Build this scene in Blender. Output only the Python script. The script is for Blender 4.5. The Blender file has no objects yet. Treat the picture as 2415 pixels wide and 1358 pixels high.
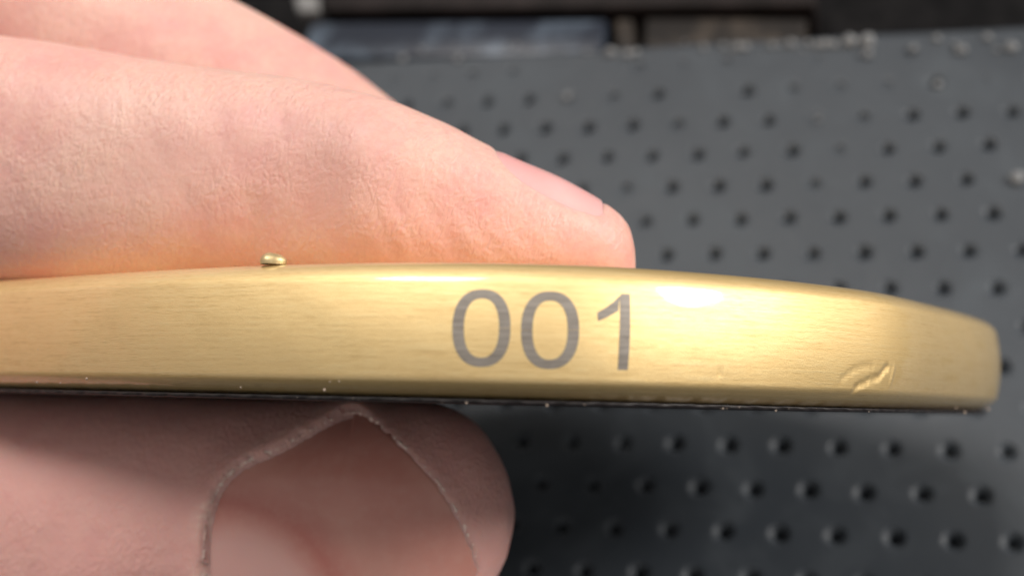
import bpy, bmesh, math, random
import numpy as np
from mathutils import Matrix, Vector
from mathutils.bvhtree import BVHTree

random.seed(4); rng = np.random.default_rng(4)
sc = bpy.context.scene
COL = sc.collection

# ------------------------------------------------------------------ camera
# The perforated panel is the ground (z = 0); the camera looks down on it at a slant.
FPX, CX, CY = 3200.0, 1207.5, 679.0              # focal length and centre for a 2415 x 1358 frame
RC = np.array([[0.9663716803996564, 0.12962935433993578, -0.22208558218609267],
               [-0.007305339193560904, -0.8494564531610765, -0.5276081559284138],
               [-0.2570455355395059, 0.5114879907449692, -0.8199436736647072]])
CAMLOC = np.array([3.69755, -80.23548, 129.23555])   # millimetres
RIGHT, UP, FWD = RC[0], -RC[1], RC[2]
BAS = np.stack([RIGHT, UP, FWD], 1)              # columns
def wpos(p):                                     # (right, up, depth) mm as seen from the viewpoint -> world metres
    return (CAMLOC + np.asarray(p, float) @ BAS.T) * 0.001
def ray(px, py):
    return np.array([(px - CX) / FPX, -(py - CY) / FPX, 1.0])
def at(px, py, d):
    return ray(px, py) * d
def onplane(px, py, z):                          # where a sight line meets the level z (mm), world mm
    r = BAS @ ray(px, py)
    return CAMLOC + r * ((z - CAMLOC[2]) / r[2])

cam = bpy.data.cameras.new('camera'); camo = bpy.data.objects.new('camera', cam); COL.objects.link(camo)
ROT = Matrix(np.stack([RIGHT, UP, -FWD], 1).tolist())
camo.matrix_world = Matrix.Translation((CAMLOC * 0.001).tolist()) @ ROT.to_4x4()
cam.sensor_width = 36; cam.lens = 36 * FPX / 2415
cam.clip_start = 0.002; cam.clip_end = 20
cam.dof.use_dof = True; cam.dof.focus_distance = 0.085; cam.dof.aperture_fstop = 27
sc.camera = camo

# ------------------------------------------------------------------ light
w = bpy.data.worlds.new('World'); sc.world = w; w.use_nodes = True
bg = w.node_tree.nodes['Background']; bg.inputs[0].default_value = (1.0, 0.94, 0.89, 1); bg.inputs[1].default_value = 0.38
def lamp(name, direction, dist, size, watts, colour, target=(0, -5, 100)):
    l = bpy.data.lights.new(name, 'AREA'); l.shape = 'DISK'; l.size = size; l.energy = watts; l.color = colour
    o = bpy.data.objects.new(name, l); COL.objects.link(o)
    dv = np.array(direction, float); dv /= np.linalg.norm(dv)
    t = wpos(target); p = wpos(np.array(target) + dv * dist * 1000)
    o.location = p.tolist()
    o.rotation_euler = Vector((t - p).tolist()).to_track_quat('-Z', 'Y').to_euler()
    return o
lamp('key_lamp', (0.80, 0.43, -0.42), 1.00, 0.26, 10.5, (1.0, 0.94, 0.88))
lamp('ceiling_lamp', (-0.36, 0.78, -0.56), 0.90, 0.40, 6.4, (1.0, 0.94, 0.88))
sc.view_settings.view_transform = 'Standard'; sc.view_settings.look = 'None'
sc.view_settings.gamma = 1; sc.view_settings.use_curve_mapping = False
sc.view_settings.exposure = 0.0
sc.render.engine = 'CYCLES'
sc.cycles.use_denoising = True

# ------------------------------------------------------------------ helpers
def mesh(name, V, F, smooth=True):
    m = bpy.data.meshes.new(name); m.from_pydata([tuple(map(float, v)) for v in V], [], [tuple(map(int, f)) for f in F])
    m.update()
    if smooth: m.polygons.foreach_set('use_smooth', [True] * len(m.polygons))
    return m
def link(name, m, mat, parent=None):
    o = bpy.data.objects.new(name, m); COL.objects.link(o)
    if mat: m.materials.append(mat)
    if parent: o.parent = parent
    return o
def root(name, p_mm):                            # Empty at the thing's base, turned like the viewpoint so that its axes run along the thing
    e = bpy.data.objects.new(name, None); COL.objects.link(e); e.empty_display_size = 0.01
    e.matrix_world = Matrix.Translation(wpos(p_mm).tolist()) @ ROT.to_4x4()
    e['o'] = [float(v) for v in p_mm]
    return e
def local(e, P):                                 # (right, up, depth) mm -> local metres of that Empty
    P = np.asarray(P, float) - np.array(e['o'])
    return P * np.array([1, 1, -1]) * 0.001
def tag(o, label, cat, group=None):
    o['label'] = label; o['category'] = cat
    if group: o['group'] = group

class NT:
    def __init__(self, name):
        self.m = bpy.data.materials.new(name); self.m.use_nodes = True
        self.t = self.m.node_tree; self.b = self.t.nodes['Principled BSDF']
    def n(self, typ, **kw):
        nd = self.t.nodes.new(typ)
        for k, v in kw.items():
            if k in nd.inputs: nd.inputs[k].default_value = v
            else: setattr(nd, k, v)
        return nd
    def l(self, a, b): self.t.links.new(a, b)
    def coord(self, kind='Object', scale=(1000, 1000, 1000), rot=(0, 0, 0)):
        tc = self.n('ShaderNodeTexCoord'); mp = self.n('ShaderNodeMapping')
        mp.inputs['Scale'].default_value = scale
        if any(rot):                             # rotate first, then stretch
            mr = self.n('ShaderNodeMapping'); mr.inputs['Rotation'].default_value = rot
            self.l(tc.outputs[kind], mr.inputs[0]); self.l(mr.outputs[0], mp.inputs[0])
        else: self.l(tc.outputs[kind], mp.inputs[0])
        return mp.outputs[0]
    def noise(self, co, scale, detail=3, rough=0.55, dist=0):
        nd = self.n('ShaderNodeTexNoise', Scale=scale, Detail=detail, Roughness=rough, Distortion=dist)
        self.l(co, nd.inputs['Vector']); return nd.outputs['Fac']
    def ramp(self, fac, stops):
        r = self.n('ShaderNodeValToRGB'); e = r.color_ramp.elements
        while len(e) < len(stops): e.new(0.5)
        for el, (p, c) in zip(e, stops):
            el.position = p; el.color = (*c, 1) if len(c) == 3 else c
        self.l(fac, r.inputs[0]); return r.outputs[0]
    def mix(self, fac, a, b, mode='MIX'):
        nd = self.n('ShaderNodeMix', data_type='RGBA', blend_type=mode)
        for sock, v in ((nd.inputs[0], fac), (nd.inputs[6], a), (nd.inputs[7], b)):
            if hasattr(v, 'is_linked'): self.l(v, sock)
            elif isinstance(v, tuple): sock.default_value = (*v, 1)
            else: sock.default_value = v
        return nd.outputs[2]
    def bump(self, h, dist, strength=1.0, prev=None):
        nd = self.n('ShaderNodeBump', Strength=strength, Distance=dist); self.l(h, nd.inputs['Height'])
        if prev: self.l(prev, nd.inputs['Normal'])
        return nd.outputs[0]
    def set(self, **kw):
        for k, v in kw.items():
            s = self.b.inputs[k]
            if hasattr(v, 'is_linked'): self.l(v, s)
            else: s.default_value = (*v, 1) if isinstance(v, tuple) and len(v) == 3 and k != 'Subsurface Radius' else v

def math_node(t, op, a, b):
    nd = t.n('ShaderNodeMath', operation=op)
    for i, v in enumerate((a, b)):
        if hasattr(v, 'is_linked'): t.l(v, nd.inputs[i])
        else: nd.inputs[i].default_value = v
    return nd.outputs[0]

# ------------------------------------------------------------------ materials
def mat_gold():
    t = NT('gold'); uv = t.coord('UV', (1, 1, 1))
    st = t.coord('UV', (0.10, 2.6, 1)); fine = t.coord('UV', (0.5, 14, 1))
    a = t.noise(st, 2.0, 4, 0.6); b = t.noise(fine, 2.0, 3, 0.6); g = t.noise(uv, 9, 2, 0.7)
    big = t.noise(uv, 0.25, 2)
    mixv = math_node(t, 'ADD', math_node(t, 'MULTIPLY', a, 0.42), math_node(t, 'MULTIPLY', b, 0.58))
    c = t.ramp(mixv, [(0.34, (0.66, 0.47, 0.21)), (0.5, (0.91, 0.695, 0.345)), (0.66, (0.96, 0.78, 0.43))])
    c = t.mix(t.ramp(big, [(0.4, (0, 0, 0)), (0.7, (0.5, 0.5, 0.5))]), c, (0.90, 0.68, 0.34))
    r = t.ramp(mixv, [(0.3, (0.64,) * 3), (0.7, (0.53,) * 3)])
    bp = t.bump(mixv, 0.000030, 0.8); bp = t.bump(g, 0.000014, 0.7, bp)
    t.set(**{'Base Color': c, 'Metallic': 1.0, 'Roughness': r, 'Normal': bp,  'Coat Weight': 1.0, 'Coat Roughness': 0.07})
    return t.m
def mat_simple(name, col, rough, metal=0.0, nscale=None, ncol=None, bump=None, lo=0.35, hi=0.65):
    t = NT(name); co = t.coord()
    if nscale:
        f = t.noise(co, nscale, 4, 0.6)
        c = t.mix(t.ramp(f, [(lo, (0, 0, 0)), (hi, (1, 1, 1))]), col, ncol)
        t.set(**{'Base Color': c})
    else: t.set(**{'Base Color': col})
    if bump:
        t.set(Normal=t.bump(t.noise(co, bump[0], 3), bump[1], 0.8))
    t.set(Roughness=rough, Metallic=metal)
    return t.m
def mat_skin():
    t = NT('skin'); co = t.coord()
    lo = t.noise(co, 0.10, 3, 0.55, 0.4); mid = t.noise(co, 0.45, 4, 0.6); mot = t.noise(co, 2.2, 3, 0.65)
    c = t.ramp(lo, [(0.30, (0.64, 0.42, 0.36)), (0.50, (0.63, 0.37, 0.325)), (0.68, (0.62, 0.32, 0.295))])
    c = t.mix(t.ramp(mid, [(0.4, (0, 0, 0)), (0.7, (0.55,) * 3)]), c, (0.67, 0.43, 0.35))
    # fine criss-cross skin lines
    st = t.coord(scale=(1900, 480, 900), rot=(0, 0, math.radians(24))); st2 = t.coord(scale=(700, 1900, 900), rot=(0, 0, math.radians(-14)))
    l1 = t.noise(st, 1.25, 4, 0.6, 0.5); l2 = t.noise(st2, 1.0, 3, 0.6, 0.4)
    v = t.n('ShaderNodeTexVoronoi', feature='DISTANCE_TO_EDGE', Scale=1.5)
    t.l(t.coord(scale=(1150, 700, 900), rot=(0, 0, math.radians(20))), v.inputs['Vector'])
    ve = t.ramp(v.outputs['Distance'], [(0.0, (0, 0, 0)), (0.16, (1, 1, 1))])
    patch = t.ramp(t.noise(co, 0.16, 2), [(0.35, (0.25,) * 3), (0.62, (1, 1, 1))])
    vc = t.n('ShaderNodeTexVoronoi', feature='SMOOTH_F1', Scale=2.9, Smoothness=0.5, Randomness=1.0)
    wco = t.n('ShaderNodeVectorMath', operation='ADD'); nz = t.n('ShaderNodeTexNoise', Scale=0.8, Detail=2.0)
    cc = t.coord(scale=(1150, 800, 900), rot=(0, 0, math.radians(22)))
    t.l(cc, nz.inputs['Vector']); t.l(cc, wco.inputs[0]); t.l(nz.outputs['Color'], wco.inputs[1]); t.l(wco.outputs[0], vc.inputs['Vector'])
    cell = math_node(t, 'SUBTRACT', 1.0, vc.outputs['Distance'])
    h = math_node(t, 'ADD', math_node(t, 'MULTIPLY', l1, 0.75), math_node(t, 'MULTIPLY', l2, 0.30))
    h = math_node(t, 'ADD', h, math_node(t, 'MULTIPLY', cell, 0.55))
    h = math_node(t, 'MULTIPLY', h, patch)
    c = t.mix(t.ramp(h, [(0.35, (0.0,) * 3), (0.95, (0.32,) * 3)]), c, (0.74, 0.51, 0.42))
    c = t.mix(t.ramp(mot, [(0.35, (0.28,) * 3), (0.6, (0, 0, 0))]), c, (0.55, 0.26, 0.215))
    at_ = t.n('ShaderNodeAttribute'); at_.attribute_name = 'flush'
    c = t.mix(math_node(t, 'MULTIPLY', at_.outputs['Fac'], 0.75), c, t.mix(mid, (0.67, 0.33, 0.305), (0.73, 0.43, 0.395)))
    ad_ = t.n('ShaderNodeAttribute'); ad_.attribute_name = 'dry'
    flake = t.ramp(t.noise(t.coord(scale=(900, 1500, 900)), 1.6, 3, 0.6), [(0.35, (0.25,) * 3), (0.62, (1, 1, 1))])
    c = t.mix(math_node(t, 'MULTIPLY', math_node(t, 'MULTIPLY', ad_.outputs['Fac'], flake), 0.75), c, (0.80, 0.60, 0.52))
    bp = t.bump(h, 0.00014, 0.85); bp = t.bump(mid, 0.00035, 0.35, bp)
    rg = t.ramp(t.noise(co, 0.9, 3), [(0.3, (0.42,) * 3), (0.7, (0.58,) * 3)])
    t.set(**{'Base Color': c, 'Roughness': rg, 'Normal': bp, 'Subsurface Weight': 0.55, 'Subsurface Scale': 0.0011,
             'Subsurface Radius': (1.0, 0.38, 0.22), 'Specular IOR Level': 0.42})
    return t.m
def mat_nail(name, a, b):
    t = NT(name); co = t.coord(); lo = t.noise(co, 0.16, 2, 0.5, 0.3)
    c = t.ramp(lo, [(0.35, a), (0.62, b)])
    ridg = t.noise(t.coord(scale=(120, 1700, 500)), 1.0, 2)
    t.set(**{'Base Color': c, 'Roughness': 0.30, 'Normal': t.bump(ridg, 0.00003, 0.3), 'Subsurface Weight': 0.5,
             'Subsurface Scale': 0.0012, 'Subsurface Radius': (1.0, 0.35, 0.25)})
    return t.m
def mat_thumb_nail():
    t = NT('thumb_nail'); co = t.coord(); lo = t.noise(co, 0.14, 2, 0.5, 0.3)
    at_ = t.n('ShaderNodeAttribute'); at_.attribute_name = 'root_pale'
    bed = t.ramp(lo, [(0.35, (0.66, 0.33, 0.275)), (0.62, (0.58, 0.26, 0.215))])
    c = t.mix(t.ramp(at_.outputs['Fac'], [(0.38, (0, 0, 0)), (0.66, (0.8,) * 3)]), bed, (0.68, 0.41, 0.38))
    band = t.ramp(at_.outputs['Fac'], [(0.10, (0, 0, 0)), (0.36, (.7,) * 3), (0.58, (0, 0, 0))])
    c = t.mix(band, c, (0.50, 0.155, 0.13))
    c = t.mix(t.ramp(t.noise(co, 1.1, 3), [(0.45, (0, 0, 0)), (0.7, (0.2,) * 3)]), c, (0.68, 0.40, 0.33))
    t.set(**{'Base Color': c, 'Roughness': 0.27, 'Normal': t.bump(t.noise(co, 0.8, 2), 0.00005, 0.4), 'Subsurface Weight': 0.4,
             'Subsurface Scale': 0.0010, 'Subsurface Radius': (1.0, 0.35, 0.25)})
    return t.m
def mat_panel():
    t = NT('grey_plastic'); co = t.coord()
    a = t.noise(co, 0.05, 3); b = t.noise(co, 6, 3, 0.7)
    c = t.ramp(a, [(0.35, (0.033, 0.041, 0.051)), (0.65, (0.042, 0.051, 0.062))])
    c = t.mix(t.ramp(b, [(0.35, (0.25,) * 3), (0.7, (0, 0, 0))]), c, (0.027, 0.034, 0.042))
    v = t.noise(co, 2.3, 2, 0.5)
    c = t.mix(t.ramp(v, [(0.70, (0, 0, 0)), (0.80, (0.35,) * 3)]), c, (0.22, 0.225, 0.23))
    sm_ = t.noise(co, 0.11, 5, 0.65, 0.8)
    c = t.mix(t.ramp(sm_, [(0.50, (0, 0, 0)), (0.72, (0.45,) * 3)]), c, (0.068, 0.082, 0.095))
    sc_ = t.noise(t.coord(scale=(90, 2600, 900), rot=(0, 0, math.radians(31))), 1.0, 2, 0.5)
    c = t.mix(t.ramp(sc_, [(0.72, (0, 0, 0)), (0.76, (0.3,) * 3)]), c, (0.12, 0.13, 0.14))
    rr = t.ramp(sm_, [(0.3, (0.40,) * 3), (0.7, (0.62,) * 3)])
    t.set(**{'Base Color': c, 'Roughness': rr, 'Specular IOR Level': 0.4, 'Normal': t.bump(b, 0.00006, 0.6)})
    return t.m
GOLD = mat_gold(); SKIN = mat_skin(); PANEL = mat_panel()
def mat_ink():
    t = NT('laser_grey'); f = t.noise(t.coord(scale=(300, 5200, 900)), 1.0, 3); k = t.noise(t.coord(), 1.1, 3)
    c = t.ramp(f, [(0.35, (0.20, 0.178, 0.155)), (0.65, (0.29, 0.262, 0.23))])
    c = t.mix(t.ramp(k, [(0.45, (0, 0, 0)), (0.75, (0.4,) * 3)]), c, (0.35, 0.33, 0.30))
    t.set(**{'Base Color': c, 'Roughness': 0.55, 'Metallic': 0.3, 'Normal': t.bump(f, 0.00002, 0.6)})
    return t.m
INK = mat_ink()
BLACK = mat_simple('black_backing', (0.012, 0.010, 0.011), 0.5, 0, 3, (0.03, 0.025, 0.026))
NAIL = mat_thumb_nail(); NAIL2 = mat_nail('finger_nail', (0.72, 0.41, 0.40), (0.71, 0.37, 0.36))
CUT = mat_simple('dry_cuticle', (0.72, 0.47, 0.41), 0.7, 0, 0.85, (0.90, 0.74, 0.66), (5, 0.0001), lo=0.42, hi=0.62)
LINT = mat_simple('lint', (0.42, 0.34, 0.28), 0.8)
DARK = mat_simple('dark_floor', (0.004, 0.004, 0.0045), 0.9, 0, 0.25, (0.010, 0.0095, 0.010))

DARK.node_tree.nodes['Principled BSDF'].inputs['Specular IOR Level'].default_value = 0.1
# ------------------------------------------------------------------ the perforated panel (ground)
PITCH, ROWP = 5.5, 5.5 * 0.866
def build_panel():
    faint = {(-1, None): 0.75}
    spec = {(0, -3): 1.0, (0, -1): .6, (0, 0): .75, (0, 1): .8, (0, 3): .9, (0, -6): .85, (0, -5): .6, (0, -9): .5, (1, -1): .8, (1, -4): .5,
            (2, 0): .7, (3, -1): .5, (3, -5): .55, (1, 0): .55, (4, -4): .3}
    V, F = [], []
    N = 24
    ang = np.arange(N) * 2 * np.pi / N
    prof = [(1.0, None), (1.32, 0.0), (1.08, -0.05), (0.88, -0.16), (0.70, -0.33), (0.55, -0.48), (0.48, -0.8), (0.45, -1.5)]
    for v in range(-1, 30):
        for u in range(-26, 11):
            off = 0.5 if v % 2 else 0.0
            cx, cy = (u + off) * PITCH, -(v - 6) * ROWP
            fill = spec.get((v, u), 0.0)
            if v == -1: fill = random.choice([.7, .85, 1.0, .9])
            if fill == 0: fill = max(0, random.gauss(0, 0.10))
            jx, jy = random.gauss(0, .05), random.gauss(0, .05); sr = random.uniform(.92, 1.07)
            base = len(V)
            # outer ring lies on the cell's rectangle
            for a in ang:
                c, s = math.cos(a), math.sin(a); k = min(PITCH / 2 / max(abs(c), 1e-9), ROWP / 2 / max(abs(s), 1e-9))
                V.append((cx + c * k, cy + s * k, 0))
            for r, z in prof[1:]:
                wob = 1 + 0.03 * rng.standard_normal(N)
                for a, q in zip(ang, wob):
                    V.append((cx + jx + math.cos(a) * r * sr * q, cy + jy + math.sin(a) * r * sr * q, z * (1 - fill)))
            V.append((cx + jx, cy + jy, prof[-1][1] * (1 - fill)))
            for k in range(len(prof) - 1):
                for i in range(N):
                    j = (i + 1) % N; a0 = base + k * N; b0 = a0 + N
                    F.append((a0 + i, a0 + j, b0 + j, b0 + i))
            last = base + (len(prof) - 1) * N
            for i in range(N): F.append((last + i, last + (i + 1) % N, len(V) - 1))
            # the cell's true corners (the ring cuts them off)
            for sx, sy in ((1, 1), (-1, 1), (-1, -1), (1, -1)):
                ca = math.atan2(sy * ROWP, sx * PITCH) % (2 * math.pi); i0 = int(ca / (2 * math.pi / N)) % N
                V.append((cx + sx * PITCH / 2, cy + sy * ROWP / 2, 0))
                F.append((base + i0, len(V) - 1, base + (i0 + 1) % N))
    # rolled far edge
    ye = 7 * ROWP + ROWP / 2; x0, x1 = -26 * PITCH - 3, 11 * PITCH + 3
    prev = None; n = 220
    for k, (dy, z) in enumerate([(-0.0, 0.0), (0.35, -0.05), (0.65, -0.2), (0.85, -0.45), (0.95, -0.9), (0.95, -9)]):
        row = []
        for i in range(n + 1):
            x = x0 + (x1 - x0) * i / n; wv = 0.10 * math.sin(x * .31) + .05 * math.sin(x * 1.7)
            V.append((x, ye + dy + (wv if k > 1 else 0) * dy, z - (0.002 if k == 0 else 0))); row.append(len(V) - 1)
        if prev:
            for i in range(n): F.append((prev[i], prev[i + 1], row[i + 1], row[i]))
        prev = row
    V = np.array(V) * 0.001
    m = mesh('perforated_panel', V, F, False)
    # smooth only inside the holes
    for p in m.polygons: p.use_smooth = abs(p.normal.z) < 0.9999
    o = link('perforated_panel', m, PANEL); o['kind'] = 'structure'
    return ye
YE = build_panel()
# dark floor beyond the panel's edge, widened unseen to block light from below
g = [(-1500, -1500, -9), (1500, -1500, -9), (1500, 1500, -9), (-1500, 1500, -9)]
fl = link('dark_floor', mesh('dark_floor', np.array(g) * .001, [(0, 1, 2, 3)], False), DARK); fl['kind'] = 'structure'

def bar_thing(name, quad_px, ztop, height, mat, label, cat, bev=0.6):
    P = np.array([onplane(x, y, ztop) for x, y in quad_px])
    c = P.mean(0); c[2] = ztop - height
    bm = bmesh.new()
    top = [bm.verts.new(((p - c) * .001).tolist()) for p in P]
    bot = [bm.verts.new((((p - c) - np.array([0, 0, height])) * .001).tolist()) for p in P]
    bm.faces.new(top); bm.faces.new(bot[::-1])
    for i in range(4): bm.faces.new((top[i], bot[i], bot[(i + 1) % 4], top[(i + 1) % 4]))
    bmesh.ops.recalc_face_normals(bm, faces=bm.faces)
    bmesh.ops.bevel(bm, geom=list(bm.edges), offset=bev * .001, segments=3, affect='EDGES', profile=0.5)
    m = bpy.data.meshes.new(name); bm.to_mesh(m); bm.free()
    m.polygons.foreach_set('use_smooth', [True] * len(m.polygons))
    o = link(name, m, mat); o.location = (c * .001).tolist(); tag(o, label, cat)
    return o
BLUE = mat_simple('blue_metal', (0.010, 0.015, 0.027), 0.35, 0.1, 0.13, (0.12, 0.16, 0.21), lo=0.48, hi=0.78)  # pale noise patches are gloss reflections put into the colour
TAN = mat_simple('brown_strip', (0.014, 0.012, 0.011), 0.6, 0, 0.14, (0.10, 0.080, 0.062), lo=0.45, hi=0.75)
MAROON = mat_simple('brown_rail', (0.008, 0.006, 0.006), 0.6, 0, 0.2, (0.020, 0.015, 0.015))
GREYM = mat_simple('pale_grey', (0.22, 0.22, 0.22), 0.6, 0, 0.4, (0.12, 0.12, 0.12))
MAROON.node_tree.nodes['Principled BSDF'].inputs['Specular IOR Level'].default_value = 0.15
TAN.node_tree.nodes['Principled BSDF'].inputs['Specular IOR Level'].default_value = 0.2
bar_thing('metal_strip', [(700, 140), (1418, 130), (1432, 45), (735, 52)], -2.0, 6.5, BLUE, 'blue grey metal strip with painted reflections behind the panel edge, beside the hand', 'strip')
bar_thing('brown_strip', [(1515, 118), (1885, 112), (1905, 42), (1520, 40)], -3.0, 5.5, TAN, 'dull tan and brown strip behind the panel edge', 'strip')
bar_thing('end_cap', [(1452, 128), (1498, 127), (1492, 42), (1448, 44)], -2.5, 6, TAN, 'small tan block between the blue and the brown strip', 'block')
bar_thing('dark_rail', [(760, 24), (1925, 12), (1925, -60), (760, -50)], -2.0, 6.5, MAROON, 'dark brown rail along the top edge of the picture', 'rail')
bar_thing('grey_block', [(700, 28), (752, 26), (750, -14), (690, -14)], -2.0, 6.5, GREYM, 'pale grey block at the left end of the dark rail', 'block')

# crumbs and grit on the panel's far edge
def blob(V, F, c, r, rz=None):
    n0 = len(V); a, b = 7, 5
    for i in range(b + 1):
        th = math.pi * i / b
        for j in range(a):
            ph = 2 * math.pi * j / a; q = random.uniform(.75, 1.25)
            V.append((c[0] + r * q * math.sin(th) * math.cos(ph), c[1] + r * q * math.sin(th) * math.sin(ph), c[2] + (rz or r) * q * math.cos(th)))
    for i in range(b):
        for j in range(a):
            F.append((n0 + i * a + j, n0 + (i + 1) * a + j, n0 + (i + 1) * a + (j + 1) % a, n0 + i * a + (j + 1) % a))
V, F = [], []
for px, py, r in [(1705, 108, .55), (1740, 112, .8), (1760, 110, .6), (1820, 108, .6), (1865, 104, .8), (1905, 102, .5), (1925, 105, .7), (1945, 104, .8), (1965, 104, .7), (2004, 98, 1.2), (2046, 98, 1.2),
                  (2046, 128, .7), (2155, 115, .6), (2268, 118, .8), (2385, 112, .9), (2210, 92, .6), (2330, 88, .7), (1440, 122, .9), (1480, 128, .7), (1660, 112, .5), (950, 138, .6), (1080, 140, .6), (1500, 124, .6),
                  (2400, 421, 1.0), (2211, 200, .55), (1337, 228, .6), (1930, 281, .35)]:
    p = onplane(px, py, 0.2); blob(V, F, p, r * .8, r * .6)
for i in range(24):
    p = onplane(random.uniform(900, 2415), random.gauss(112, 6), 0.1); blob(V, F, p, random.uniform(.12, .35))
cr = link('crumbs', mesh('crumbs', np.array(V) * .001, F), mat_simple('crumb', (0.24, 0.25, 0.26), 0.8, 0, 1.5, (0.12, 0.125, 0.13))); cr['kind'] = 'stuff'
cr['label'] = 'pale grey grit lying along the far edge of the panel'; cr['category'] = 'grit'
for px, py, r in [(2180, 30, 2.0), (2270, 42, 2.4), (2120, 70, 1.4)]:
    pass

# ------------------------------------------------------------------ the gold plate
hor0, hor1 = (0, 917), (2340, 971)
r1, r2 = ray(*hor0), ray(*hor1)
U = np.cross(r2, r1); U /= np.linalg.norm(U)
if U[1] < 0: U = -U                                # plate normal
B = np.array([0, 0, 1.0]); B -= U * (B @ U); B /= np.linalg.norm(B)
A = np.cross(U, B); A = A if A[0] > 0 else -A
UB = 0.05                                          # height of the underside over the eye level, mm
TH = 7.75
def plate(a, b, u): return A * a + B * b + U * (u + UB)
def catmull(P, n, closed=True):
    P = np.asarray(P, float); out = []; m = len(P)
    for i in range(m if closed else m - 1):
        p0, p1, p2, p3 = [P[(i + k) % m] if closed else P[min(max(i + k, 0), m - 1)] for k in (-1, 0, 1, 2)]
        for t in np.linspace(0, 1, n, endpoint=False):
            out.append(0.5 * (2 * p1 + (p2 - p0) * t + (2 * p0 - 5 * p1 + 4 * p2 - p3) * t * t + (3 * p1 - p0 - 3 * p2 + p3) * t ** 3))
    if not closed: out.append(P[-1])
    return np.array(out)
CTRL = [(-35.9, 94.5), (-27.6, 88.0), (-21.2, 83.2), (-14.3, 79.1), (-7.3, 76.2), (0, 75), (6.9, 75.9), (15, 79.9), (21.5, 84.9), (26.2, 89.8), (31.8, 98.0), (37.7, 107.5),
        (41.6, 115), (42.6, 120.5), (40.5, 126), (34, 131), (26, 136.5), (17, 141), (5, 144), (-10, 144.5), (-28, 141), (-43, 132), (-50, 120), (-49, 108), (-43, 100)]
pr = catmull(CTRL, 60)
def resample(P, n):
    Q = np.vstack([P, P[:1]]); L = np.r_[0, np.cumsum(np.linalg.norm(np.diff(Q, axis=0), axis=1))]
    s = np.linspace(0, L[-1], n, endpoint=False)
    return np.c_[np.interp(s, L, Q[:, 0]), np.interp(s, L, Q[:, 1])], s, L[-1]
NP = 1800
pr, ss, LEN = resample(pr, NP)
kern = np.exp(-np.linspace(-2.2, 2.2, 49) ** 2); kern /= kern.sum()
for _ in range(2):
    pr = np.stack([np.convolve(np.r_[pr[-24:, k], pr[:, k], pr[:24, k]], kern, 'valid') for k in (0, 1)], 1)
pr, ss, LEN = resample(pr, NP)
tg = np.roll(pr, -1, 0) - np.roll(pr, 1, 0); tg /= np.linalg.norm(tg, axis=1)[:, None]
nr = np.stack([tg[:, 1], -tg[:, 0]], 1)            # outward
if (nr * (pr - pr.mean(0))).sum(1).mean() < 0: nr = -nr
# cross-section: (inset, height)
RT, RB, WC = 2.0, 2.9, 0.32
QT, QB = 0.50, 0.70
H0, H1 = RB * (1 - math.sin(QB)), TH - RT * (1 - math.sin(QT))     # where the bevels begin
sec = [(9.0, 0.0), (4.0, 0.0)]
sec += [(WC + RB * (math.cos(QB) - math.cos(q)), RB * (1 - math.sin(q))) for q in np.linspace(math.pi / 2, QB, 11)]
hs = np.linspace(H0, H1, 26)[1:-1]
sec += [(WC * (2 * (h - (H0 + H1) / 2) / (H1 - H0)) ** 2, h) for h in hs]
sec += [(WC + RT * (math.cos(QT) - math.cos(q)), TH - RT * (1 - math.sin(q))) for q in np.linspace(QT, math.pi / 2, 12)]
sec += [(4.0, TH), (9.0, TH)]
sec = np.array(sec); NS = len(sec)
sl = np.r_[0, np.cumsum(np.linalg.norm(np.diff(sec, axis=0), axis=1))]
def wall_point(px):                                # index along the rim seen in picture column px (front side)
    return np.interp(px, WPC, WPS)
uu = np.array([plate(p[0], p[1], 3.5) for p in pr]); cols = CX + FPX * uu[:, 0] / uu[:, 2]
vis = (nr[:, 0] * pr[:, 0] + nr[:, 1] * pr[:, 1]) < 0
idx = np.where(vis)[0]; o = idx[np.argsort(cols[idx])]
WPC, WPS = cols[o], ss[o]
GX, GY = [], []
dents = []
for pts, dep, wd in [([(1990, 893), (2012, 876), (2036, 864), (2060, 862)], .06, .24), ([(2025, 915), (2055, 897), (2078, 888), (2090, 870), (2096, 866)], .15, .25), ([(2030, 922), (2012, 930), (1985, 931)], .07, .2),
                     ([(1700, 872), (1704, 884)], .05, .16), ([(2110, 868), (2106, 905)], -.05, .3)]:
    q = []
    for px, py in pts:
        s = float(wall_point(px)); i = int(round(s / LEN * NP)) % NP
        d = pr[i, 1]; u = (at(px, py, d) @ U) - UB
        q.append((s, u))
    q = catmull(q, 8, False); q = q + rng.normal(0, .014, q.shape); dents.append((q, dep, wd))
def dent(s, u):
    z = 0
    for q, dep, wd in dents:
        dd = ((q[:, 0] - s) ** 2 + (q[:, 1] - u) ** 2).min()
        if dd < 4 * wd * wd: z += dep * math.exp(-dd / (wd * wd) * 4.0)
    return z
PL = root('gold_plate', plate(0, 110, 0))
tag(PL, 'gold brushed metal plate with rounded edge, marked 001, held between finger and thumb', 'metal plate')
Vp, Fp, UVp = [], [], []
s_lo, s_hi = sorted((float(wall_point(1600)), float(wall_point(2200))))
for i in range(NP):
    for k in range(NS):
        ins, h = sec[k]
        if s_lo < ss[i] < s_hi and 2 < k < 26: ins = ins + dent(ss[i], h)
        if 3 < k < NS - 4: ins += 0.006 * math.sin(ss[i] * 1.1 + k * .4) * math.sin(ss[i] * .37)
        p = pr[i] - nr[i] * ins
        Vp.append(plate(p[0], p[1], h))
for i in range(NP):
    j = (i + 1) % NP
    for k in range(NS - 1): Fp.append((i * NS + k, j * NS + k, j * NS + k + 1, i * NS + k + 1))
Fp.append(tuple(i * NS + NS - 1 for i in range(NP))); Fp.append(tuple(i * NS for i in range(NP))[::-1])
m = mesh('body', local(PL, Vp), Fp)
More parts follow.
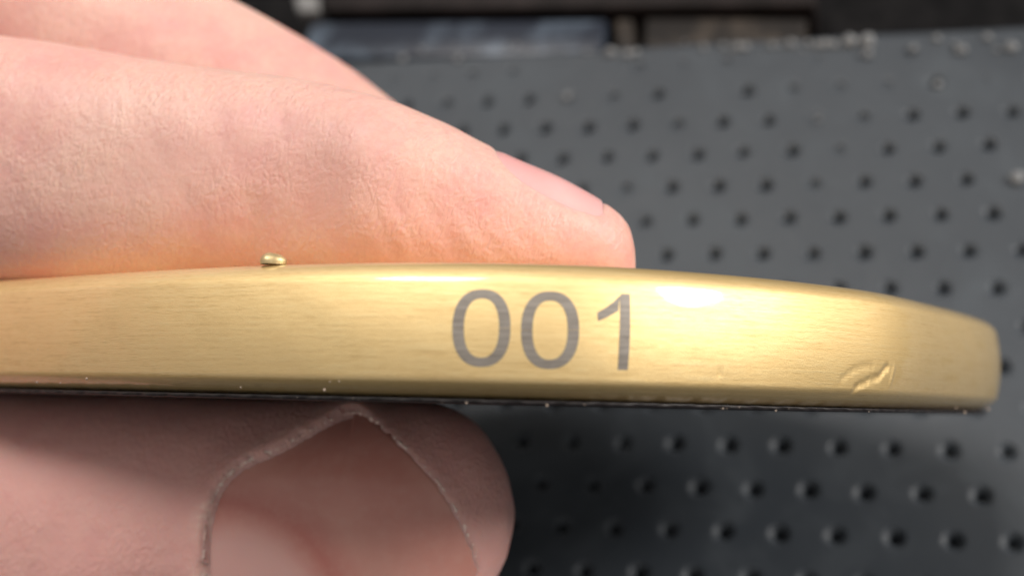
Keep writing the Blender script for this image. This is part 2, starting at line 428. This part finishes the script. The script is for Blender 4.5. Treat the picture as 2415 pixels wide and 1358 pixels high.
uvl = m.uv_layers.new(name='UVMap'); lv = np.zeros(len(m.loops), int); m.loops.foreach_get('vertex_index', lv)
uvs = np.stack([ss[lv // NS], sl[lv % NS]], 1)
start = np.array([p.loop_start for p in m.polygons]); tot = np.array([p.loop_total for p in m.polygons])
seam = (NP - 1) * (NS - 1)
for pi in range(seam, NP * (NS - 1)):              # last strip wraps round
    for l in range(start[pi], start[pi] + 4):
        if lv[l] // NS == 0: uvs[l, 0] = LEN
uvl.data.foreach_set('uv', uvs.astype(np.float32).ravel())
bm = bmesh.new(); bm.from_mesh(m); bmesh.ops.recalc_face_normals(bm, faces=bm.faces); bm.to_mesh(m); bm.free()
body = link('body', m, GOLD, PL)
# black backing under the plate
Vb = []; Fb = []
for i in range(NP):
    wv = 0.04 * math.sin(ss[i] * 2.3) + .03 * math.sin(ss[i] * 5.1 + 1)
    for ins, h in [(6, -.02), (1.25, -.02), (1.25 + wv, -.08), (1.3 + wv, -.22), (1.6 + wv, -.28), (6, -.30)]:
        p = pr[i] - nr[i] * ins; Vb.append(plate(p[0], p[1], h))
for i in range(NP):
    j = (i + 1) % NP
    for k in range(5): Fb.append((i * 6 + k, j * 6 + k, j * 6 + k + 1, i * 6 + k + 1))
Fb.append(tuple(i * 6 + 5 for i in range(NP)))
link('backing', mesh('backing', local(PL, Vb), Fb), BLACK, PL)
# stud on the top face
def dome(px, py, r, d):
    c = at(px, py, d); V, F = [], []; a, b = 20, 8
    for i in range(b + 1):
        th = math.pi * .62 * i / b
        for j in range(a):
            ph = 2 * math.pi * j / a
            kx = math.cos(ph) * (1.6 if math.cos(ph) > 0 else 1.0); q = random.uniform(.95, 1.05)
            V.append(c + r * q * (A * math.sin(th) * kx + B * math.sin(th) * math.sin(ph) + U * .8 * math.cos(th)))
    for i in range(b):
        for j in range(a): F.append((i * a + j, (i + 1) * a + j, (i + 1) * a + (j + 1) % a, i * a + (j + 1) % a))
    return V, F
STUD = mat_simple('pale_brass', (0.74, 0.60, 0.34), 0.5, 0.8, 1.2, (0.5, 0.38, 0.2))
V, F = dome(637, 616, .62, 81.6)
link('stud', mesh('stud', local(PL, V), F), STUD, PL)
# digits: flat grey laser marks lying on the rim
def rim_map(px, py, lift):
    s = float(wall_point(px)); f = s / LEN * NP; i = int(f) % NP; t = f - int(f)
    p = pr[i] * (1 - t) + pr[(i + 1) % NP] * t; n = nr[i] * (1 - t) + nr[(i + 1) % NP] * t
    d = p[1]; u = (at(px, py, d / (ray(px, py) @ B)) @ U) - UB
    mid = (H0 + H1) / 2; hw = (H1 - H0) / 2
    ins = WC * ((u - mid) / hw) ** 2
    if abs(u - mid) > hw: ins += .5 * (abs(u - mid) - hw) ** 2
    q = p - n * (ins - lift)
    return plate(q[0], q[1], u)
def strip_digit(outer, inner, closed=True):
    V, F = [], []; n = len(outer); nr_ = 5
    for o, i_ in zip(outer, inner):
        for t in np.linspace(0, 1, nr_): V.append(rim_map(o[0] * (1 - t) + i_[0] * t, o[1] * (1 - t) + i_[1] * t, 0.016))
    for i in range(n - 1):
        for k in range(nr_ - 1): F.append((i * nr_ + k, (i + 1) * nr_ + k, (i + 1) * nr_ + k + 1, i * nr_ + k + 1))
    return V, F
def oval(cx, cy, a, b, t, e=2.35):
    c, s = math.cos(t), math.sin(t)
    return (cx + a * math.copysign(abs(c) ** (2 / e), c), cy + b * math.copysign(abs(s) ** (2 / e), s))
def slant(pts, cy, k): return [(x + (cy - y) * k, y) for x, y in pts]
for cx, cy in ((1135, 773), (1297, 778)):
    V, F = [], []
    for t0, t1 in ((0.002, math.pi - 0.002), (math.pi + 0.002, 2 * math.pi - 0.002)):
        ts = np.linspace(t0, t1, 48)
        v, f = strip_digit(slant([oval(cx, cy, 68.5, 91.5, t) for t in ts], cy, -.012), slant([oval(cx, cy, 41.5, 70, t) for t in ts], cy, -.012))
        F += [tuple(i + len(V) for i in q) for q in f]; V += v
    link('engraved_digit', mesh('engraved_digit', local(PL, V), F), INK, PL)['label'] = 'grey engraved digit zero'
cl = [((1408, 737), (1410, 757)), ((1430, 724), (1433, 747)), ((1448, 710), (1452, 736)), ((1462, 697), (1458, 733))]
V, F = [], []
v, f = strip_digit([a for a, b in cl], [b for a, b in cl]); V += v; F += f
y = np.linspace(692, 775, 20)
for ya, yb in ((692, 775.0), (775.4, 872)):
    ys = np.linspace(ya, yb, 24)
    v, f = strip_digit([(1462 - (q - 692) * .010 + (0 if q > 700 else (700 - q) * .5), q) for q in ys], [(1487 - (q - 692) * .016, q) for q in ys])
    F += [tuple(i + len(V) for i in q) for q in f]; V += v
link('engraved_digit', mesh('engraved_digit', local(PL, V), F), INK, PL)['label'] = 'grey engraved digit one'
# lint on the plate's lower edge
V, F = [], []
def speck(px, py, r, d=None):
    s = float(wall_point(px)); i = int(s / LEN * NP) % NP
    p = at(px, py, (pr[i, 1] - .05 if d is None else d)); blob(V, F, p, r)
for px, py, r in [(88, 901, .14), (143, 903, .09), (205, 893, .16), (90, 824, .08), (568, 913, .10), (765, 919, .15), (778, 900, .07), (800, 899, .07), (2275, 972, .2), (2330, 965, .2), (1705, 963, .1), (1830, 968, .1),
                  (1290, 956, .12), (1100, 950, .1), (2255, 962, .12)]: speck(px, py, r * .55)
for i in range(16):
    px = random.uniform(60, 2340); speck(px, 916 + px * .0235 + random.gauss(4, 4), random.uniform(.015, .035))
li = link('lint', mesh('lint', local(PL, V), F), LINT, PL); li['kind'] = 'stuff'

# ------------------------------------------------------------------ the hand
HD = root('person', at(-900, 900, 105))
tag(HD, "bare hand, finger above and thumb below, pinching the gold plate's edge", 'person')
def hory(px): return 915 + .0235 * px
def tube(st, n=44, m=170, ex=2.15, upright=False):
    """st: px, py, depth, half height mm, half depth mm -> closed tube with a rounded tip at the last station"""
    C = np.array([list(at(a, b, d)) + [ry, rd] for a, b, d, ry, rd in st])
    C = catmull(C, 24, False)
    L = np.r_[0, np.cumsum(np.linalg.norm(np.diff(C[:, :3], axis=0), axis=1))]
    s = np.linspace(0, L[-1], m); C = np.stack([np.interp(s, L, C[:, k]) for k in range(5)], 1)
    T = np.gradient(C[:, :3], axis=0); T /= np.linalg.norm(T, axis=1)[:, None]
    V, F = [], []
    for c, t in zip(C, T):
        e2 = np.array([0, 0, 1.0]); e2 = e2 - t * (e2 @ t); e2 /= np.linalg.norm(e2); e1 = np.cross(e2, t); e1 = e1 if e1[1] > 0 else -e1
        if upright: e1, e2 = np.array([0, 1.0, 0]), np.array([0, 0, 1.0])
        for q in np.arange(n) * 2 * math.pi / n:
            a, b = math.sin(q), math.cos(q)
            V.append(c[:3] + e1 * c[3] * math.copysign(abs(a) ** (2 / ex), a) + e2 * c[4] * math.copysign(abs(b) ** (2 / ex), b))
    for i in range(m - 1):
        for j in range(n): F.append((i * n + j, i * n + (j + 1) % n, (i + 1) * n + (j + 1) % n, (i + 1) * n + j))
    F.append(tuple(range(n))); F.append(tuple((m - 1) * n + j for j in range(n))[::-1])
    return V, F
def edges(rows, d, rdf):                             # rows: px, top py, bottom py -> stations
    out = []
    for (px, t, b), dd, rr in zip(rows, d, rdf): out.append((px, (t + b) / 2, dd, (b - t) / 2 / FPX * dd, rr))
    return out
idx_rows = [(-1150, 60, 700), (-700, 40, 720), (-300, 62, 720), (0, 92, 708), (200, 118, 702), (400, 150, 698), (600, 178, 694), (750, 197, 692), (900, 232, 688), (1040, 291, 692), (1140, 344, 694), (1230, 385, 697), (1310, 418, 698), (1380, 455, 698),
            (1430, 485, 700), (1462, 512, 702), (1477, 532, 704), (1485, 552, 702), (1489, 580, 695)]
dI = [120, 114, 108, 104.5, 102.5, 101, 99.5, 98, 96, 96, 96, 96, 96, 96, 96, 96, 96, 96, 96]
rI = [11, 10, 9.3, 9.0, 8.8, 8.6, 8.5, 8.5, 8.4, 8.2, 8.0, 7.7, 7.2, 6.5, 5.9, 5.1, 4.5, 3.8, 2.6]
index_st = edges(idx_rows, dI, rI)
mid_st = [(-1150, -250, 131, 11.44, 10.00), (-700, -240, 127, 10.93, 9.50), (-300, -160, 123, 10.42, 9.00), (0, -40, 120, 9.81, 8.80), (200, 78, 119, 9.39, 8.50), (427, 212, 118, 9.08, 8.20), (587, 292, 118, 8.77, 8.00), (717, 366, 118, 8.56, 7.80), (830, 440, 118, 7.94, 7.20),
          (930, 520, 118, 6.79, 6.00), (990, 575, 118, 4.70, 4.00), (1015, 600, 118, 1.04, 1.00)]
ring_st = [(-1150, -200, 145, 10.36, 9.00), (-600, -160, 141, 9.85, 9.00), (-200, -60, 137, 9.34, 8.40), (100, 90, 135, 8.72, 8.00), (350, 240, 134, 8.31, 7.60), (560, 380, 134, 7.89, 7.00), (720, 510, 134, 6.23, 5.50), (790, 580, 134, 1.04, 1.00)]
thumb_st = [(-1150, 1330, 129, 16.11, 13.00), (-700, 1300, 124, 15.35, 12.00), (-350, 1275, 118, 13.60, 10.50), (0, 1255, 112, 11.95, 9.40), (300, 1240, 107.5, 10.65, 8.80), (500, 1231, 105, 9.90, 8.40), (700, 1222, 102.5, 9.20, 8.00), (850, 1216, 101, 8.78, 7.60), (960, 1213, 100, 8.41, 7.20), (1050, 1212, 100, 7.96, 6.60),
            (1120, 1212, 100, 6.76, 5.70), (1165, 1212, 100, 5.00, 4.40), (1195, 1212, 100, 3.13, 3.00), (1210, 1212, 100, 1.47, 1.60), (1215, 1212, 100, 0.34, 0.30)]
palm_st = [(-1100, -450, 135, 6, 10), (-1130, -300, 128, 22, 16), (-1150, 100, 116, 24, 18), (-1150, 700, 108, 24, 17), (-1150, 1300, 104, 20, 14), (-1130, 1600, 103, 6, 8)]
V, F = [], []
def add(vf):
    v, f = vf; n = len(V); V.extend(v); F.extend([tuple(i + n for i in q) for q in f])
for st, ex in ((index_st, 2.5), (mid_st, 2.15), (ring_st, 2.15), (thumb_st, 2.2)): add(tube(st, ex=ex, upright=st in (index_st, thumb_st)))
def palm():                                          # upright slab of flesh, out of the picture on the left
    v, f = [], []; a, b = 24, 16
    c = (at(-1180, 560, 115) + at(-1180, 560, 115)) / 2
    for i in range(b + 1):
        th = math.pi * i / b
        for j in range(a):
            ph = 2 * math.pi * j / a
            v.append(c + np.array([20 * math.sin(th) * math.cos(ph), 36 * math.cos(th), 24 * math.sin(th) * math.sin(ph)]))
    for i in range(b):
        for j in range(a): f.append((i * a + j, i * a + (j + 1) % a, (i + 1) * a + (j + 1) % a, (i + 1) * a + j))
    return v, f
add(palm())
tmp = bpy.data.objects.new('tmp', mesh('tmp', V, F)); COL.objects.link(tmp)
rm = tmp.modifiers.new('r', 'REMESH'); rm.mode = 'VOXEL'; rm.voxel_size = 0.42
sm = tmp.modifiers.new('s', 'SMOOTH'); sm.factor = 0.5; sm.iterations = 8
dg = bpy.context.evaluated_depsgraph_get(); me = bpy.data.meshes.new_from_object(tmp.evaluated_get(dg))
bpy.data.objects.remove(tmp)
nv = len(me.vertices); P = np.zeros(nv * 3); me.vertices.foreach_get('co', P); P = P.reshape(-1, 3)
NM = np.zeros(nv * 3); me.vertices.foreach_get('normal', NM); NM = NM.reshape(-1, 3)
polys = [tuple(p.vertices) for p in me.polygons]
bvh = BVHTree.FromPolygons([Vector(p) for p in P.tolist()], polys)
PX = np.stack([CX + FPX * P[:, 0] / P[:, 2], CY - FPX * P[:, 1] / P[:, 2]], 1)
facing = -(NM * P).sum(1) / np.linalg.norm(P, axis=1)
def sdist(Q, poly):                                  # signed distance (px) to a closed outline, inside negative
    poly = np.asarray(poly, float); a = poly; b = np.roll(poly, -1, 0)
    best = np.full(len(Q), 1e9); ins = np.zeros(len(Q), bool)
    for p, q in zip(a, b):
        e = q - p; t = np.clip(((Q - p) @ e) / (e @ e + 1e-9), 0, 1)
        best = np.minimum(best, np.linalg.norm(Q - p - t[:, None] * e, axis=1))
        c = ((p[1] > Q[:, 1]) != (q[1] > Q[:, 1])) & (Q[:, 0] < (q[0] - p[0]) * (Q[:, 1] - p[1]) / (q[1] - p[1] + 1e-12) + p[0])
        ins ^= c
    return np.where(ins, -best, best)
def pdist(Q, line):
    best = np.full(len(Q), 1e9)
    for p, q in zip(line[:-1], line[1:]):
        p = np.array(p, float); e = np.array(q, float) - p; t = np.clip(((Q - p) @ e) / (e @ e + 1e-9), 0, 1)
        best = np.minimum(best, np.linalg.norm(Q - p - t[:, None] * e, axis=1))
    return best
FOLD = [(500, 1450), (483, 1358), (481, 1285), (490, 1215), (510, 1160), (540, 1120), (585, 1088), (650, 1060), (715, 1026), (770, 994), (812, 975), (838, 970)]
FREE = [(838, 970), (868, 980), (900, 1004), (945, 1045), (995, 1093), (1045, 1153), (1087, 1222), (1115, 1290), (1128, 1345), (1112, 1395)]
LOW = [(1112, 1395), (1020, 1440), (800, 1455), (620, 1462), (500, 1450)]
TN = np.vstack([catmull(FOLD, 8, False)[:-1], catmull(FREE, 8, False)[:-1], catmull(LOW, 6, False)[:-1]])
isth = (P[:, 1] < -6) & (P[:, 0] > -40) & (facing > .05)
disp = np.zeros(nv)
Q = PX[isth]; sd = sdist(Q, TN); fo = pdist(Q, catmull(FOLD, 6, False)); fr = pdist(Q, catmull(FREE, 6, False))
dd = np.zeros(len(Q))
dd -= 0.55 * np.clip((-sd - 10) / 22, 0, 1)
out = sd > -4
dd += np.where(out, 0.55 * np.exp(-(fo / 50) ** 2), 0)
dd += np.where(out, 0.15 * np.exp(-(fr / 30) ** 2), 0)
disp[isth] += dd
# larger skin folds over the finger side and thumb
def crease(pts, dep, wd, mask):
    l = catmull(np.array(pts, float), 6, False); d = pdist(PX[mask], l); disp[mask] -= dep * np.exp(-(d / wd) ** 2)
isix = (facing > .05) & (P[:, 1] > -1) & (P[:, 2] < 102)
for pts, dep, wd in [([(590, 470), (602, 530), (600, 590)], .14, 24), ([(470, 180), (500, 260), (520, 330)], .07, 20), ([(640, 195), (662, 260), (668, 330)], .07, 18), ([(300, 170), (330, 280), (380, 380), (440, 470)], .04, 16),
                     ([(860, 460), (900, 530), (930, 600)], .08, 12), ([(1000, 470), (1040, 540), (1080, 600)], .10, 14), ([(1090, 480), (1130, 550), (1180, 605)], .09, 12), ([(930, 460), (960, 530), (1000, 600)], .08, 12),
                     ([(1200, 520), (1260, 590)], .07, 16)]:
    crease(pts, dep, wd, isix)
nearl = catmull(np.array([(1150, 356), (1205, 417), (1255, 452), (1305, 483), (1360, 510), (1445, 530)], float), 12, False)
ny = np.interp(PX[:, 0], nearl[:, 0], nearl[:, 1])
bed = (PX[:, 0] > 1150) & (PX[:, 0] < 1432) & (P[:, 2] < 105) & (P[:, 1] > 3) & (NM[:, 1] > 0.05)
disp[bed] -= 0.30 * np.clip((ny[bed] - PX[bed, 1] - 9) / 22, 0, 1) * np.clip((PX[bed, 0] - 1150) / 30, 0, 1) * np.clip((1432 - PX[bed, 0]) / 25, 0, 1)
# soft lumps
ph = rng.uniform(0, 6.28, (14, 1)); kk = rng.normal(0, .42, (14, 3))
disp += 0.045 * np.sin(kk @ P.T + ph).sum(0) / 3.0
P2 = P + NM * disp[:, None]
me2 = mesh('skin', local(HD, P2), polys)
thumbness = np.clip((-4.5 - P[:, 1]) / 3, 0, 1) * np.clip((P[:, 0] + 62) / 30, 0, 1)
knuckle = 0.5 * np.exp(-(((PX[:, 0] - 640) / 260) ** 2 + ((PX[:, 1] - 420) / 150) ** 2)) + 0.6 * np.exp(-(((PX[:, 0] - 1150) / 330) ** 2 + ((PX[:, 1] - 560) / 130) ** 2))
dry_ = np.zeros(nv); dry_[isth] = np.where(sd > -6, np.exp(-(fo / 26) ** 2), 0) * np.clip(.55 + .5 * np.sin(Q[:, 1] * .045 + Q[:, 0] * .02), .1, 1)
dr_ = me2.attributes.new('dry', 'FLOAT', 'POINT'); dr_.data.foreach_set('value', dry_.astype(np.float32))
fl_ = me2.attributes.new('flush', 'FLOAT', 'POINT'); fl_.data.foreach_set('value', np.clip(thumbness + knuckle * (P[:, 2] < 106), 0, 1).astype(np.float32))
hand = link('skin', me2, SKIN, HD)
def nail(name, poly, mat, centre, edge, fringe=None):
    poly = np.asarray(poly, float); c = np.array(centre, float); N = len(poly); R = 16
    V, F = [], []
    fr = pdist(poly, fringe) if fringe is not None else np.full(N, 1e9)
    for k in range(R + 1):
        t = 1 - k / R
        for j in range(N):
            px, py = c + (poly[j] - c) * t
            d = Vector(ray(px, py).tolist()).normalized(); h = bvh.ray_cast(Vector((0, 0, 0)), d)
            if h[0] is None: print('nail misses', px, py); h = (Vector(at(px, py, 90).tolist()), Vector((0, 0, -1)))
            n = np.array(h[1]); p = np.array(h[0])
            x = (1 - t); lift = edge + (0.05 - edge) * min(1, x / .22)
            if fr[j] < 3: lift = max(lift, 0.05)
            V.append(p + n * lift)
    for k in range(R):
        for j in range(N): F.append((k * N + j, k * N + (j + 1) % N, (k + 1) * N + (j + 1) % N, (k + 1) * N + j))
    base = len(V)
    for j in range(N): V.append(V[j] + np.array([0, 0, .55]))
    for j in range(N): F.append((base + j, base + (j + 1) % N, (j + 1) % N, j))
    mm = mesh(name, local(HD, V), F); W_ = np.array(V); wx = CX + FPX * W_[:, 0] / W_[:, 2]; wy = CY - FPX * W_[:, 1] / W_[:, 2]
    dl = np.hypot((wx - 540) / 1.0, (wy - 1500) / 1.15)        # paler towards the lower root corner
    la = mm.attributes.new('root_pale', 'FLOAT', 'POINT'); la.data.foreach_set('value', np.clip((370 - dl) / 270, 0, 1).astype(np.float32))
    return link(name, mm, mat, HD)
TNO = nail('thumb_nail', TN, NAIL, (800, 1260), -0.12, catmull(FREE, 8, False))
bvh2 = BVHTree.FromPolygons([Vector(p) for p in P2.tolist()], polys)
def ribbon(name, line, wid, lift, mat, jit=1.0, n=260, taper=1.0):
    L = catmull(np.array(line, float), 40, False); s = np.linspace(0, len(L) - 1, n)
    L = np.stack([np.interp(s, np.arange(len(L)), L[:, k]) for k in (0, 1)], 1)
    T = np.gradient(L, axis=0); T /= np.linalg.norm(T, axis=1)[:, None]; Nn = np.stack([-T[:, 1], T[:, 0]], 1)
    tp = np.linspace(1, taper, n)
    w1 = (np.convolve(rng.uniform(-.6, 2.2, n + 16), np.ones(17) / 17, 'valid')[:n] + rng.uniform(-.5, .5, n)) * wid * tp; w2 = (np.convolve(rng.uniform(-.8, 2.6, n + 12), np.ones(13) / 13, 'valid')[:n] + rng.uniform(-.6, .6, n)) * wid * tp
    V, F = [], []; K = 7; wv_ = np.convolve(rng.normal(0, 1, n + 8), np.ones(9) / 3, 'valid')[:n]
    for i in range(n):
        for k in range(K):
            t = k / (K - 1) * 2 - 1
            q = L[i] + Nn[i] * (w2[i] if t > 0 else w1[i]) * t + rng.normal(0, .9 * jit, 2)
            h = bvh2.ray_cast(Vector((0, 0, 0)), Vector(ray(*q).tolist()).normalized())
            if h[0] is None: h = (Vector(at(q[0], q[1], 86).tolist()), Vector((0, 0, -1)))
            V.append(np.array(h[0]) + np.array(h[1]) * (lift * (1 - t * t) ** .5 - .03 + rng.normal(0, .03 * jit) + .05 * wv_[i] * (1 - abs(t))))
    for i in range(n - 1):
        for k in range(K - 1): F.append((i * K + k, (i + 1) * K + k, (i + 1) * K + k + 1, i * K + k + 1))
    return link(name, mesh(name, local(HD, V), F), mat, TNO)
ribbon('cuticle', FOLD[1:], 5, .05, CUT, .6, taper=.8)['label'] = 'pale dry cuticle of the thumb nail'
ribbon('nail_edge', FREE[:-1], 5, .05, CUT, .4, taper=1.1)['label'] = 'pale frayed free edge of the thumb nail'
# index nail: plate on the upper side of the tip
IN = [(1152, 352), (1185, 372), (1225, 392), (1270, 412), (1320, 436), (1370, 468), (1420, 505), (1436, 522), (1400, 522), (1355, 508), (1300, 480), (1250, 447), (1205, 415), (1170, 384)]
INp = catmull(np.array(IN, float), 6)
def top_nail():
    # rows run along the nail, columns across it from the near groove over the top to the far side
    V, F = [], []; n, mcol = 40, 26
    near = catmull(np.array([(1158, 362), (1205, 415), (1255, 450), (1305, 481), (1360, 508), (1425, 524)], float), 12, False)
    s = np.linspace(0, len(near) - 1, n); near = np.stack([np.interp(s, np.arange(len(near)), near[:, k]) for k in (0, 1)], 1)
    for i in range(n):
        h = bvh.ray_cast(Vector((0, 0, 0)), Vector(ray(*near[i]).tolist()).normalized())
        p0 = np.array(h[0]); half = 6.4 * math.sin(math.pi * (0.16 + .74 * i / (n - 1))) ** .35
        for k in range(mcol):
            t = k / (mcol - 1); tgt = p0 + np.array([0, 0, 1.0]) * t * 2 * half
            q = bvh.ray_cast(Vector((tgt[0] + .0, tgt[1] + 12, tgt[2])), Vector((0, -1, 0)))
            if q[0] is None: q = (Vector(tgt.tolist()), Vector((0, 1, 0)))
            e = min(1, min(t, 1 - t) / .22, i / 5 if i < 5 else 1)
            V.append(np.array(q[0]) + np.array(q[1]) * (-.14 + .18 * e))
    for i in range(n - 1):
        for k in range(mcol - 1): F.append((i * mcol + k, (i + 1) * mcol + k, (i + 1) * mcol + k + 1, i * mcol + k + 1))
    return link('finger_nail', mesh('finger_nail', local(HD, V), F), NAIL2, HD)
top_nail()
for o in list(bpy.data.objects):
    if 'o' in o.keys(): del o['o']
